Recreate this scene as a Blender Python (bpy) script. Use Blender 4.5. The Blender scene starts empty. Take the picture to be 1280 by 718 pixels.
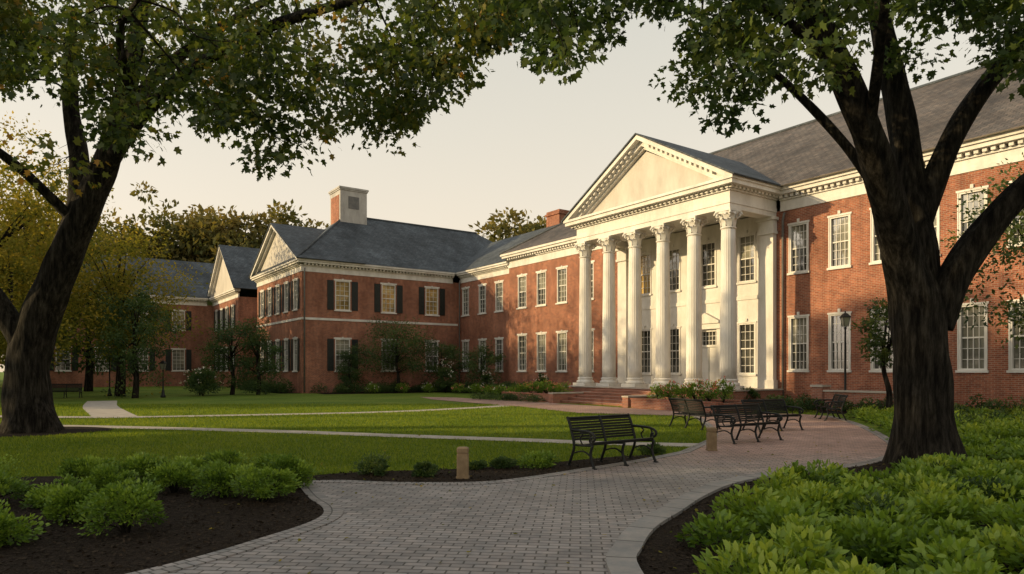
import bpy, math, random
import numpy as np
from mathutils import Vector, Matrix
rng=np.random.default_rng(7); random.seed(7)
scene=bpy.context.scene
COL=scene.collection
# ------------------------------------------------------------------ materials
def new_mat(name):
    m=bpy.data.materials.new(name); m.use_nodes=True
    nt=m.node_tree; nt.nodes.clear()
    o=nt.nodes.new('ShaderNodeOutputMaterial')
    return m,nt,o
def N(nt,t,**k):
    n=nt.nodes.new(t)
    for a,b in k.items(): setattr(n,a,b)
    return n
def ramp(nt,src,stops):
    r=N(nt,'ShaderNodeValToRGB')
    e=r.color_ramp.elements
    while len(e)<len(stops): e.new(0.5)
    for i,(p,c) in enumerate(stops):
        e[i].position=p; e[i].color=(*c,1)
    nt.links.new(src,r.inputs[0]); return r
def noise(nt,vec,scale,detail=4,rough=.55,mapscale=None):
    if mapscale:
        mp=N(nt,'ShaderNodeMapping'); mp.inputs['Scale'].default_value=mapscale
        nt.links.new(vec,mp.inputs[0]); vec=mp.outputs[0]
    n=N(nt,'ShaderNodeTexNoise'); n.inputs['Scale'].default_value=scale
    n.inputs['Detail'].default_value=detail; n.inputs['Roughness'].default_value=rough
    nt.links.new(vec,n.inputs['Vector']); return n
def mix(nt,fac,a,b,mode='MIX'):
    m=N(nt,'ShaderNodeMix'); m.data_type='RGBA'; m.blend_type=mode
    if isinstance(fac,(int,float)): m.inputs[0].default_value=fac
    else: nt.links.new(fac,m.inputs[0])
    for s,v in ((6,a),(7,b)):
        if isinstance(v,tuple): m.inputs[s].default_value=(*v,1)
        else: nt.links.new(v,m.inputs[s])
    return m.outputs[2]
def finish(nt,o,color,rough=.8,spec=.3,bump=None,bs=.3,bd=.02,metal=0):
    p=N(nt,'ShaderNodeBsdfPrincipled')
    if isinstance(color,tuple): p.inputs['Base Color'].default_value=(*color,1)
    else: nt.links.new(color,p.inputs['Base Color'])
    if isinstance(rough,(int,float)): p.inputs['Roughness'].default_value=rough
    else: nt.links.new(rough,p.inputs['Roughness'])
    p.inputs['Specular IOR Level'].default_value=spec
    p.inputs['Metallic'].default_value=metal
    if bump is not None:
        b=N(nt,'ShaderNodeBump'); b.inputs['Strength'].default_value=bs; b.inputs['Distance'].default_value=bd
        nt.links.new(bump,b.inputs['Height']); nt.links.new(b.outputs[0],p.inputs['Normal'])
    nt.links.new(p.outputs[0],o.inputs[0]); return p
def simple(name,c1,c2,scale=2.0,rough=.7,spec=.3,bs=.2,metal=0):
    m,nt,o=new_mat(name); tc=N(nt,'ShaderNodeTexCoord')
    n=noise(nt,tc.outputs['Object'],scale,6,.6)
    r=ramp(nt,n.outputs[0],[(.3,c1),(.7,c2)])
    finish(nt,o,r.outputs[0],rough,spec,n.outputs[0],bs,.01,metal); return m
def brick_mat(name,c1,c2,mortar,bw=.23,rh=.078,ms=.010,coord='UV',dark=(.6,1.15),bs=.4,rough=.85,spec=.2,rot=0.0,stain=False):
    m,nt,o=new_mat(name); tc=N(nt,'ShaderNodeTexCoord')
    vec=tc.outputs[coord]
    if rot:
        mp=N(nt,'ShaderNodeMapping'); mp.inputs['Rotation'].default_value=(0,0,rot); nt.links.new(vec,mp.inputs[0]); v2=mp.outputs[0]
    else: v2=vec
    b=N(nt,'ShaderNodeTexBrick'); nt.links.new(v2,b.inputs['Vector'])
    b.inputs['Color1'].default_value=(*c1,1); b.inputs['Color2'].default_value=(*c2,1); b.inputs['Mortar'].default_value=(*mortar,1)
    b.inputs['Scale'].default_value=1; b.inputs['Mortar Size'].default_value=ms; b.inputs['Mortar Smooth'].default_value=.3
    b.inputs['Bias'].default_value=0; b.inputs['Brick Width'].default_value=bw; b.inputs['Row Height'].default_value=rh
    n=noise(nt,tc.outputs['Object'],.35,6,.65)
    r=ramp(nt,n.outputs[0],[(.3,(dark[0],)*3),(.7,(dark[1],)*3)])
    n2=noise(nt,tc.outputs['Object'],5,5,.7)
    r2=ramp(nt,n2.outputs[0],[(.3,(.74,.78,.82)),(.7,(1.2,1.12,1.08))])
    c=mix(nt,1.0,b.outputs[0],r.outputs[0],'MULTIPLY'); c=mix(nt,1.0,c,r2.outputs[0],'MULTIPLY')
    if stain:
        n3=noise(nt,tc.outputs['Object'],1.4,6,.7,(1,1,.22)); r3=ramp(nt,n3.outputs[0],[(.35,(.68,.66,.66)),(.6,(1,1,1)),(.8,(1.2,1.16,1.14))])
        c=mix(nt,1.0,c,r3.outputs[0],'MULTIPLY')
    inv=N(nt,'ShaderNodeMath',operation='MULTIPLY_ADD'); nt.links.new(b.outputs['Fac'],inv.inputs[0]); inv.inputs[1].default_value=-1; 
    nt.links.new(n2.outputs[0],inv.inputs[2])
    finish(nt,o,c,rough,spec,inv.outputs[0],bs,.012); return m,nt,b
M={}
M['brick']=brick_mat('brick_wall',(.43,.150,.082),(.29,.094,.056),(.42,.32,.24),stain=True)[0]
M['brickstep']=brick_mat('brick_steps',(.38,.145,.09),(.29,.10,.065),(.35,.28,.23),bw=.2,rh=.07)[0]
M['slate']=brick_mat('slate_roof',(.088,.104,.120),(.055,.067,.079),(.03,.034,.04),bw=.32,rh=.24,ms=.014,dark=(.6,1.45),bs=.8,rough=.66,spec=.22,stain=True)[0]
M['slateb']=brick_mat('brown_slate_roof',(.125,.108,.100),(.080,.074,.074),(.045,.04,.038),bw=.32,rh=.24,ms=.014,dark=(.6,1.45),bs=.8,rough=.68,spec=.22,stain=True)[0]
def white_mat(name,c,dirt):
    m,nt,o=new_mat(name); tc=N(nt,'ShaderNodeTexCoord')
    n=noise(nt,tc.outputs['Object'],1.2,8,.7,(1,1,.35)); n2=noise(nt,tc.outputs['Object'],14,4,.6)
    r=ramp(nt,n.outputs[0],[(.35,dirt),(.62,c)])
    finish(nt,o,r.outputs[0],.6,.25,n2.outputs[0],.15,.01); return m
M['white']=white_mat('white_painted_wood',(.72,.69,.65),(.54,.51,.47))
M['cream']=white_mat('cream_stucco',(.54,.50,.45),(.42,.385,.34))
M['stone']=white_mat('chimney_stone',(.46,.44,.41),(.28,.26,.24))
M['shutter']=simple('black_shutter_paint',(.012,.016,.015),(.022,.027,.026),4,.5)
M['iron']=simple('black_iron',(.006,.007,.007),(.014,.015,.015),9,.5,.3,.1)
M['pipe']=simple('downspout_metal',(.10,.10,.10),(.17,.16,.15),4,.5)
M['dark']=simple('window_interior',(.006,.006,.007),(.02,.018,.016),1,.9)
M['wood']=simple('bollard_wood',(.17,.115,.065),(.28,.20,.115),9,.75)
M['conc']=simple('pale_concrete',(.32,.28,.24),(.46,.41,.36),2.5,.85,.2,.4)
M['kerbm']=brick_mat('kerb_stone',(.31,.295,.28),(.25,.24,.23),(.09,.085,.08),bw=.62,rh=.9,ms=.012,dark=(.75,1.2),bs=.4,rough=.8,spec=.25)[0]
M['doorp']=white_mat('door_paint',(.70,.69,.66),(.58,.56,.52))
def glass_mat(name,base):
    m,nt,o=new_mat(name); tc=N(nt,'ShaderNodeTexCoord')
    n=noise(nt,tc.outputs['Object'],.9,3,.5); n2=noise(nt,tc.outputs['Object'],.8,2,.5)
    r=ramp(nt,n.outputs[0],[(.35,tuple(x*.35 for x in base)),(.65,base)])
    finish(nt,o,r.outputs[0],.05,.9,n2.outputs[0],.15,.06)
    return m
M['glass']=glass_mat('window_glass',(.07,.07,.06))
M['glassb']=glass_mat('window_glass_blind',(.26,.25,.20))
M['glassw']=glass_mat('window_glass_warm_reflection',(.50,.34,.12))  # warm sky reflection painted into the pane colour
def leaf_mat(name,stops,trans=.35,gl=.06,clump=.5):
    m,nt,o=new_mat(name)
    at=N(nt,'ShaderNodeAttribute'); at.attribute_name='tint'
    tc=N(nt,'ShaderNodeTexCoord'); n=noise(nt,tc.outputs['Object'],clump,3,.6)
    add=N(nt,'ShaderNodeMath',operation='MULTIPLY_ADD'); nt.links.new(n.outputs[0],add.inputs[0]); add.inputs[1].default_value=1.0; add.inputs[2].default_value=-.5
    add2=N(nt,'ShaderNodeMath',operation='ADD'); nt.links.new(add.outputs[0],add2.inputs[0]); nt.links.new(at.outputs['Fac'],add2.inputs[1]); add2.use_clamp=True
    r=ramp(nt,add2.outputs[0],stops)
    d=N(nt,'ShaderNodeBsdfDiffuse'); t=N(nt,'ShaderNodeBsdfTranslucent')
    nt.links.new(r.outputs[0],d.inputs[0])
    tcol=mix(nt,1.0,r.outputs[0],(1.5,1.35,.6),'MULTIPLY'); nt.links.new(tcol,t.inputs[0])
    m1=N(nt,'ShaderNodeMixShader'); m1.inputs[0].default_value=trans
    nt.links.new(d.outputs[0],m1.inputs[1]); nt.links.new(t.outputs[0],m1.inputs[2])
    if gl>0:
        g=N(nt,'ShaderNodeBsdfGlossy'); g.inputs['Roughness'].default_value=.45
        m2=N(nt,'ShaderNodeMixShader'); m2.inputs[0].default_value=gl
        nt.links.new(m1.outputs[0],m2.inputs[1]); nt.links.new(g.outputs[0],m2.inputs[2]); nt.links.new(m2.outputs[0],o.inputs[0])
    else: nt.links.new(m1.outputs[0],o.inputs[0])
    return m
M['leaf']=leaf_mat('oak_leaves',[(0,(.022,.042,.015)),(.45,(.058,.092,.028)),(.82,(.13,.145,.036)),(1,(.36,.20,.045))],.45,.02)
M['leafR']=leaf_mat('shade_tree_leaves',[(0,(.022,.044,.018)),(.5,(.054,.092,.030)),(1,(.14,.17,.045))],.42,.02)
M['leafY']=leaf_mat('yellowing_leaves',[(0,(.07,.09,.02)),(.5,(.20,.19,.04)),(1,(.38,.28,.055))],.45,0,.25)
M['leafD']=leaf_mat('dark_leaves',[(0,(.022,.045,.018)),(.5,(.050,.092,.030)),(1,(.11,.15,.042))],.25,.02)
M['leafF']=leaf_mat('far_leaves',[(0,(.07,.085,.035)),(.5,(.14,.13,.05)),(1,(.24,.18,.065))],.3,.0,.12)
M['shrub']=leaf_mat('shrub_leaves',[(0,(.040,.080,.012)),(.45,(.115,.205,.024)),(1,(.26,.37,.05))],.3,.03,1.2)
M['cover']=leaf_mat('groundcover_leaves',[(0,(.05,.105,.014)),(.45,(.160,.260,.030)),(1,(.36,.43,.06))],.35,.03,.9)
M['grass']=leaf_mat('grass_blades',[(0,(.080,.130,.020)),(.5,(.155,.225,.030)),(1,(.26,.30,.05))],.4,.0,.35)
M['flower']=leaf_mat('white_flowers',[(0,(.5,.42,.42)),(.5,(.65,.62,.58)),(1,(.7,.7,.66))],.3,.0,.5)
M['flowerp']=leaf_mat('pink_flowers',[(0,(.40,.05,.07)),(.5,(.62,.20,.20)),(1,(.70,.45,.18))],.3,.0,.9)
def bark_mat():
    m,nt,o=new_mat('bark'); tc=N(nt,'ShaderNodeTexCoord')
    n=noise(nt,tc.outputs['Object'],11,9,.72,(1,1,.14)); n2=noise(nt,tc.outputs['Object'],1.5,4,.6)
    r=ramp(nt,n.outputs[0],[(.40,(.006,.005,.004)),(.52,(.028,.024,.020)),(.68,(.080,.070,.060))])
    r2=ramp(nt,n2.outputs[0],[(.3,(.6,.6,.6)),(.7,(1.15,1.15,1.05))])
    c=mix(nt,1.0,r.outputs[0],r2.outputs[0],'MULTIPLY')
    finish(nt,o,c,.92,.12,n.outputs[0],1.0,.12); return m
M['bark']=bark_mat()
def lawn_mat():
    m,nt,o=new_mat('lawn_grass'); tc=N(nt,'ShaderNodeTexCoord')
    a=noise(nt,tc.outputs['Object'],.22,6,.6); b=noise(nt,tc.outputs['Object'],9,6,.75); c3=noise(nt,tc.outputs['Object'],60,3,.7)
    r=ramp(nt,a.outputs[0],[(.3,(.095,.155,.024)),(.5,(.140,.205,.032)),(.7,(.190,.235,.044))])
    r2=ramp(nt,b.outputs[0],[(.3,(.55,.6,.55)),(.7,(1.3,1.25,1.2))])
    r3=ramp(nt,c3.outputs[0],[(.3,(.6,.6,.6)),(.7,(1.3,1.3,1.3))])
    c=mix(nt,1.0,r.outputs[0],r2.outputs[0],'MULTIPLY'); c=mix(nt,1.0,c,r3.outputs[0],'MULTIPLY')
    finish(nt,o,c,.9,.1,c3.outputs[0],.8,.06); return m
M['lawn']=lawn_mat()
def mulch_mat():
    m,nt,o=new_mat('mulch'); tc=N(nt,'ShaderNodeTexCoord')
    v=N(nt,'ShaderNodeTexVoronoi'); v.inputs['Scale'].default_value=28; nt.links.new(tc.outputs['Object'],v.inputs['Vector'])
    n=noise(nt,tc.outputs['Object'],18,6,.7)
    r=ramp(nt,n.outputs[0],[(.3,(.010,.007,.005)),(.6,(.032,.023,.017)),(.8,(.06,.045,.034))])
    finish(nt,o,r.outputs[0],.95,.1,v.outputs[0],1,.04); return m
M['mulch']=mulch_mat()
M['chip']=simple('bark_chips',(.012,.009,.006),(.055,.040,.028),20,.9,.1,.2)
def paver_mat():
    m,nt,b=brick_mat('clay_pavers',(.34,.312,.300),(.225,.208,.202),(.080,.072,.066),bw=.215,rh=.105,ms=.010,coord='Object',dark=(.62,1.22),bs=.6,rough=.62,spec=.32,rot=.10)
    geo=N(nt,'ShaderNodeTexCoord'); sx=N(nt,'ShaderNodeSeparateXYZ'); nt.links.new(geo.outputs['Object'],sx.inputs[0])
    n=noise(nt,geo.outputs['Object'],.5,4,.6)
    ad=N(nt,'ShaderNodeMath',operation='MULTIPLY_ADD'); nt.links.new(n.outputs[0],ad.inputs[0]); ad.inputs[1].default_value=4; nt.links.new(sx.outputs[1],ad.inputs[2])
    mr=N(nt,'ShaderNodeMapRange'); nt.links.new(ad.outputs[0],mr.inputs[0]); mr.inputs[1].default_value=13.5; mr.inputs[2].default_value=17.5
    p=[x for x in nt.nodes if x.type=='BSDF_PRINCIPLED'][0]
    src=p.inputs['Base Color'].links[0].from_socket
    red=mix(nt,1.0,src,(1.45,1.02,.88),'MULTIPLY')
    out=mix(nt,mr.outputs[0],src,red); nt.links.new(out,p.inputs['Base Color']); return m
M['paver']=paver_mat()
M['soldier']=brick_mat('border_pavers',(.31,.285,.275),(.21,.198,.19),(.07,.066,.062),bw=.11,rh=.24,ms=.01,dark=(.7,1.2),bs=.5,rough=.65,spec=.3)[0]
# ------------------------------------------------------------------ mesh builder
class MB:
    def __init__(s): s.v=[];s.f=[];s.m=[];s.mats=[];s.sm=[]
    def mi(s,k):
        if k not in s.mats: s.mats.append(k)
        return s.mats.index(k)
    def poly(s,pts,k,sm=False):
        i=len(s.v); s.v.extend([tuple(p) for p in pts]); s.f.append(tuple(range(i,i+len(pts)))); s.m.append(s.mi(k)); s.sm.append(sm)
    def grid(s,rings,k,close=True,sm=True,cap=False):
        i=len(s.v); n=len(rings[0])
        for r in rings: s.v.extend([tuple(p) for p in r])
        mi=s.mi(k)
        for a in range(len(rings)-1):
            for b in range(n if close else n-1):
                c=(b+1)%n
                s.f.append((i+a*n+b,i+a*n+c,i+(a+1)*n+c,i+(a+1)*n+b)); s.m.append(mi); s.sm.append(sm)
        if cap:
            s.f.append(tuple(i+b for b in range(n))[::-1]); s.m.append(mi); s.sm.append(False)
            q=i+(len(rings)-1)*n; s.f.append(tuple(q+b for b in range(n))); s.m.append(mi); s.sm.append(False)
    def box(s,x0,x1,y0,y1,z0,z1,k):
        P=[(x0,y0,z0),(x1,y0,z0),(x1,y1,z0),(x0,y1,z0),(x0,y0,z1),(x1,y0,z1),(x1,y1,z1),(x0,y1,z1)]
        for f in ((3,2,1,0),(4,5,6,7),(0,1,5,4),(1,2,6,5),(2,3,7,6),(3,0,4,7)): s.poly([P[j] for j in f],k)
    def obox(s,F,u0,u1,d0,d1,z0,z1,k):
        x0,y0=fp(F,u0,d0);x1,y1=fp(F,u1,d1)
        s.box(min(x0,x1),max(x0,x1),min(y0,y1),max(y0,y1),z0,z1,k)
    def exy(s,pl,y0,y1,k):
        n=len(pl); a=[(x,y0,z) for x,z in pl]; b=[(x,y1,z) for x,z in pl]
        s.poly(a,k); s.poly(b[::-1],k)
        for i in range(n):
            j=(i+1)%n; s.poly([a[j],a[i],b[i],b[j]],k)
    def tube(s,pts,rad,sides,k,cap=True,lump=None):
        pts=[Vector(p) for p in pts]; rings=[]; ref=None
        for i,p in enumerate(pts):
            t=(pts[min(i+1,len(pts)-1)]-pts[max(i-1,0)]); t.normalize()
            if ref is None:
                ref=Vector((1,0,0)) if abs(t.x)<.8 else Vector((0,1,0))
            a=(ref-t*ref.dot(t)); a.normalize(); ref=a; b=t.cross(a)
            r=rad[i] if hasattr(rad,'__len__') else rad
            ring=[]
            for q in range(sides):
                th=2*math.pi*q/sides; rr=r*(lump(i,p,th) if lump else 1)
                ring.append(p+a*(math.cos(th)*rr)+b*(math.sin(th)*rr))
            rings.append(ring)
        s.grid(rings,k,True,True,cap)
    def lathe(s,cx,cy,prof,seg,k,mod=None):
        rings=[]
        for r,z in prof:
            rings.append([(cx+math.cos(2*math.pi*q/seg)*r*(mod(q) if mod else 1),cy+math.sin(2*math.pi*q/seg)*r*(mod(q) if mod else 1),z) for q in range(seg)])
        s.grid(rings,k,True,True,True)
    def build(s,name,parent=None):
        me=bpy.data.meshes.new(name); me.from_pydata(s.v,[],s.f); 
        for k in s.mats: me.materials.append(M[k])
        me.polygons.foreach_set('material_index',s.m); me.polygons.foreach_set('use_smooth',s.sm)
        me.update()
        uv=me.uv_layers.new(name='UVMap'); V=s.v; data=[0.0]*(2*len(me.loops)); li=0
        for p in me.polygons:
            n=p.normal
            if abs(n.z)>.98: t=Vector((1,0,0)); b=Vector((0,1,0))
            else:
                t=Vector((0,0,1)).cross(n); t.normalize(); b=n.cross(t)
            for vi in p.vertices:
                q=V[vi]; data[2*li]=q[0]*t.x+q[1]*t.y+q[2]*t.z; data[2*li+1]=q[0]*b.x+q[1]*b.y+q[2]*b.z; li+=1
        uv.data.foreach_set('uv',data)
        o=bpy.data.objects.new(name,me); COL.objects.link(o)
        if parent: o.parent=parent
        return o
def fp(F,u,d): return (F[0]+F[2]*u+F[4]*d, F[1]+F[3]*u+F[5]*d)
def empty(name,loc=(0,0,0),rz=0):
    e=bpy.data.objects.new(name,None); e.empty_display_size=.3; e.location=loc; e.rotation_euler=(0,0,rz); COL.objects.link(e); return e
# ------------------------------------------------------------------ windows / walls
def pane_mat(): 
    r=random.random(); return 'glass' if r<.5 else 'glassb'
def window(mb,F,u,z,w,h,shut=False,cols=3,rows=6,head='flat',mat=None,gm=None,trim=True):
    g=gm or pane_mat(); rd=.17
    u0,u1,z0,z1=u-w/2,u+w/2,z,z+h
    def P(uu,d,zz): x,y=fp(F,uu,d); return (x,y,zz)
    wm=mat or 'brick'
    mb.poly([P(u0,0,z0),P(u0,0,z1),P(u0,-rd,z1),P(u0,-rd,z0)],wm); mb.poly([P(u1,0,z1),P(u1,0,z0),P(u1,-rd,z0),P(u1,-rd,z1)],wm)
    mb.poly([P(u0,0,z1),P(u1,0,z1),P(u1,-rd,z1),P(u0,-rd,z1)],wm); mb.poly([P(u1,0,z0),P(u0,0,z0),P(u0,-rd,z0),P(u1,-rd,z0)],wm)
    zm=z0+h/2
    up='glassb' if (g=='glass' and random.random()<.4) else g
    mb.poly([P(u0,-.14,z0),P(u1,-.14,z0),P(u1,-.14,zm),P(u0,-.14,zm)],g)
    mb.poly([P(u0,-.11,zm),P(u1,-.11,zm),P(u1,-.11,z1),P(u0,-.11,z1)],up)
    c='white'; t=.07
    mb.obox(F,u0,u0+t,-.15,.012,z0,z1,c); mb.obox(F,u1-t,u1,-.15,.012,z0,z1,c)
    mb.obox(F,u0+t,u1-t,-.15,.010,z1-t,z1,c); mb.obox(F,u0+t,u1-t,-.15,.010,z0,z0+t,c)
    mb.obox(F,u0+t,u1-t,-.139,-.075,zm-.03,zm+.03,c)
    for i in range(1,cols):
        x=u0+t+(w-2*t)*i/cols; mb.obox(F,x-.013,x+.013,-.138,-.085,z0+t,z1-t,c)
    for j in range(1,rows):
        if j*2==rows: continue
        q=z0+h*j/rows; mb.obox(F,u0+t,u1-t,-.137,-.088,q-.012,q+.012,c)
    if trim:
        mb.obox(F,u0-.10,u1+.10,-.02,.09,z0-.10,z0-.001,'white')
        if head=='key':
            mb.obox(F,u0-.05,u0-.002,-.02,.035,z0,z1+.0,'white'); mb.obox(F,u1+.002,u1+.05,-.02,.035,z0,z1,'white')
            mb.obox(F,u0-.10,u1+.10,-.02,.045,z1+.002,z1+.09,'white'); mb.obox(F,u-.06,u+.06,-.02,.075,z1+.093,z1+.25,'white')
        else:
            mb.obox(F,u0-.12,u1+.12,-.02,.03,z1+.002,z1+.12,'white'); mb.obox(F,u-.06,u+.06,-.02,.05,z1-.0,z1+.18,'white')
    if shut:
        for a,b in ((u0-.13-w*.42,u0-.13),(u1+.13,u1+.13+w*.42)):
            mb.obox(F,a,b,.005,.05,z0,z1,'shutter')
            for (za,zb) in ((z0+.08,zm-.05),(zm+.05,z1-.08)):
                q=za
                while q<zb-.05:
                    mb.obox(F,a+.06,b-.06,.04,.065,q,q+.05,'shutter'); q+=.09
def wall(mb,F,u0,u1,z0,z1,ops,mat):
    us=sorted(set([u0,u1]+[o[0]-o[2]/2 for o in ops]+[o[0]+o[2]/2 for o in ops])); zs=sorted(set([z0,z1]+[o[1] for o in ops]+[o[1]+o[3] for o in ops]))
    for i in range(len(us)-1):
        for j in range(len(zs)-1):
            cu=(us[i]+us[i+1])/2; cz=(zs[j]+zs[j+1])/2
            if any(abs(cu-o[0])<o[2]/2 and o[1]<cz<o[1]+o[3] for o in ops): continue
            pts=[(*fp(F,us[i],0),zs[j]),(*fp(F,us[i+1],0),zs[j]),(*fp(F,us[i+1],0),zs[j+1]),(*fp(F,us[i],0),zs[j+1])]
            mb.poly(pts,mat)
def cornice(mb,F,u0,u1,zb,zt,e0=0,e1=0,dent=True):
    h=zt-zb
    mb.obox(F,u0-e0*.05,u1+e1*.05,-.1,.05,zb,zb+h*.16,'white'); mb.obox(F,u0-e0*.08,u1+e1*.08,-.1,.03,zb+h*.16,zb+h*.48,'white')
    mb.obox(F,u0-e0*.12,u1+e1*.12,-.1,.12,zb+h*.48,zb+h*.56,'white')
    if dent:
        x=u0+.1
        while x<u1-.1:
            mb.obox(F,x,x+.16,-.05,.28,zb+h*.56,zb+h*.70,'white'); x+=.30
    mb.obox(F,u0-e0*.42,u1+e1*.42,-.1,.42,zb+h*.70,zb+h*.86,'white'); mb.obox(F,u0-e0*.52,u1+e1*.52,-.1,.52,zb+h*.86,zt,'white')
A=math.atan2(-.818,.575)
B=empty('brick_college_building',(-4.86,61.05,0),A)
FM=(0,0,1,0,0,-1)
mb=MB()
FA=FM; FB=(0,-.25,1,0,0,-1); FD=(0,0,1,0,0,-1)
UZ,LZ=6.62,1.75
opsA=[];opsB=[];opsD=[];opsC=[]
for x in (1.37,4.1,6.64): opsA+= [(x,UZ,1.1,2.35),(x,LZ,1.1,2.6)]
for x in (10.17,12.6,15.0,17.8): opsB+= [(x,UZ,1.1,2.45),(x,LZ,1.1,2.75)]
dx=[33.2,35.3,37.3,39.1,40.85,42.65,44.7,46.8,48.9,51]
for x in dx: opsD+= [(x,UZ+.05,.98,2.4),(x,LZ+.05,.98,2.65)]
wall(mb,FA,0,8.4,0,9.6,opsA,'brick'); wall(mb,FB,8.4,21.1,0,9.9,opsB,'brick'); wall(mb,FD,31.6,56,0,9.9,opsD,'brick')
mb.box(8.4,8.45,-.249,.05,0,9.9,'brick'); 
for o in opsA: window(mb,FA,*[o[0],o[1],o[2],o[3]])
for o in opsB: window(mb,FB,o[0],o[1],o[2],o[3])
for o in opsD: window(mb,FD,o[0],o[1],o[2],o[3],head='key',cols=4,rows=6)
cx=[22.8,25.1,27.66,30.2]
for x in cx:
    opsC.append((x,6.5,1.05,2.5))
for x in (22.8,25.1,30.2): opsC.append((x,1.6,1.05,2.7))
opsC.append((27.66,.86,1.35,3.1))
FC=(0,-.02,1,0,0,-1)
wall(mb,FC,21.1,31.6,0,9.9,opsC,'white')
for i,o in enumerate(opsC[:-1]): window(mb,FC,o[0],o[1],o[2],o[3],mat='white',head='key',gm=('glassw' if i==0 else 'glass'),trim=True)
o=opsC[-1]; u=o[0]
mb.obox(FC,u-.675,u+.675,-.16,-.10,.86,3.1,'doorp'); mb.obox(FC,u-.675,u+.675,-.17,-.02,3.1,3.22,'white'); mb.obox(FC,u-.675,u+.675,-.16,-.12,3.22,3.96,'glass')
for i in range(1,6): mb.obox(FC,u-.675+i*.225-.012,u-.675+i*.225+.012,-.125,-.09,3.22,3.96,'white')
for j in (3.47,3.72): mb.obox(FC,u-.675,u+.675,-.122,-.095,j-.012,j+.012,'white')
for a in (-.62,.04):
    for (za,zb) in ((1.0,1.7),(1.8,2.4),(2.5,3.0)): mb.obox(FC,u+a,u+a+.56,-.11,-.08,za,zb,'white')
mb.obox(FC,u-.01,u+.01,-.11,-.075,.86,3.1,'dark')
mb.obox(FC,u-.98,u-.70,0,.16,.86,4.1,'white'); mb.obox(FC,u+.70,u+.98,0,.16,.86,4.1,'white'); mb.obox(FC,u-1.08,u+1.08,0,.24,4.1,4.38,'white')
mb.exy([(u-1.2,4.40),(u+1.2,4.40),(u,5.0)],-.34,-.03,'white')
mb.obox(FC,21.1,31.6,0,.05,5.55,5.75,'white')
for x in (24,26.4,28.9): 
    mb.obox(FC,x-.06,x+.06,0,.04,.9,5.5,'white')
cornice(mb,FA,0.53,8.4,9.5,10.4); cornice(mb,FB,8.4,20.6,9.85,10.95,1,0); cornice(mb,FD,32.2,56,9.85,10.95,0,1)
for F,a,b in ((FA,0,8.4),(FB,8.4,21.1),(FD,31.6,56)): mb.obox(F,a+.01,b-.01,-.02,.06,0,.55,'brick')
mb.box(55.7,56,0.01,18,0,10.8,'brick'); mb.box(0,56,18,18.3,0,10.8,'brick')
mb.build('main_walls',B)
# roofs
mr=MB()
def hip(mb,x0,x1,y0,y1,ze,zr,rx0,rx1,ry0,ry1,k,k2=None):
    a=(x0,y0,ze);b=(x1,y0,ze);c=(x1,y1,ze);d=(x0,y1,ze)
    r0=(rx0,ry0,zr);r1=(rx1,ry1,zr)
    if rx0!=rx1:
        mb.poly([a,b,r1,r0],k); mb.poly([c,d,r0,r1],k); mb.poly([d,a,r0],k); mb.poly([b,c,r1],k)
    else:
        mb.poly([a,b,r0],k); mb.poly([b,c,r1,r0],k); mb.poly([c,d,r1],k); mb.poly([d,a,r0,r1],k)
    mb.poly([d,c,b,a],'white')
hip(mr,7.85,56.6,-.80,18.9,10.96,17.4,18.5,46,9,9,'slateb')
hip(mr,-8,12,-.55,12.5,10.42,14.4,-7.9,11.9,6,6,'slate')
hip(mr,-13.35,.55,-14.55,13,10.42,15.75,-6.4,-6.4,-8,6,'slate')
mr.tube([(18.5,9,17.43),(46,9,17.43)],.10,6,'slate'); mr.tube([(7.85,-.8,10.99),(18.5,9,17.43)],.09,6,'slate')
mr.tube([(-6.4,-8,15.78),(-6.4,6,15.78)],.1,6,'slate'); mr.tube([(.55,-14.55,10.45),(-6.4,-8,15.78)],.09,6,'slate')
mr.build('main_roof',B)
# ---- portico
mp=MB()
PX0,PX1,PY=21.1,31.6,-3.4
def capital(mb,cx,cy,z,h,r):
    mb.lathe(cx,cy,[(r*.98,z),(r*1.12,z+.03),(r*1.12,z+.08),(r*.98,z+.11)],24,'white')
    mb.lathe(cx,cy,[(r*.95,z+.11),(r*.97,z+h*.5),(r*1.15,z+h*.75),(r*1.4,z+h*.86)],20,'white')
    for ring,(z0,hh,out,n,ph) in enumerate(((z+.10,h*.42,.20,8,0),(z+.16,h*.62,.26,8,math.pi/8))):
        for i in range(n):
            th=2*math.pi*i/n+ph; ca,sa=math.cos(th),math.sin(th); pts=[]
            for (dr,dz,w) in ((.0,0,.10),(.02,.4,.13),(.05,.75,.12),(.13,.97,.09),(out,.92,.06),(out+.01,.80,.03)):
                rr=r*1.0+dr
                pts.append(((cx+ca*rr-sa*w,cy+sa*rr+ca*w,z0+hh*dz),(cx+ca*rr*1.02,cy+sa*rr*1.02,z0+hh*dz+.015),(cx+ca*rr+sa*w,cy+sa*rr-ca*w,z0+hh*dz)))
            mb.grid(pts,'white',False,True)
    for i in range(4):
        th=math.pi/4+i*math.pi/2; ca,sa=math.cos(th),math.sin(th); rr=r*1.42
        c=Vector((cx+ca*rr,cy+sa*rr,z+h*.72))
        pts=[];rad=[]
        for q in range(14):
            an=q*.62; rv=.17*(1-q/16); pts.append(c+Vector((ca,sa,0))*(math.cos(an)*rv)+Vector((0,0,1))*(math.sin(an)*rv)); rad.append(.055)
        mb.tube(pts,rad,6,'white')
        mb.tube([Vector((cx+ca*r,cy+sa*r,z+h*.45)),Vector((cx+ca*rr*.92,cy+sa*rr*.92,z+h*.86)),c+Vector((0,0,.17))],[.04,.05,.05],6,'white')
    a=r*1.28
    mb.box(cx-a,cx+a,cy-a,cy+a,z+h*.88,z+h,'white')
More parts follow.
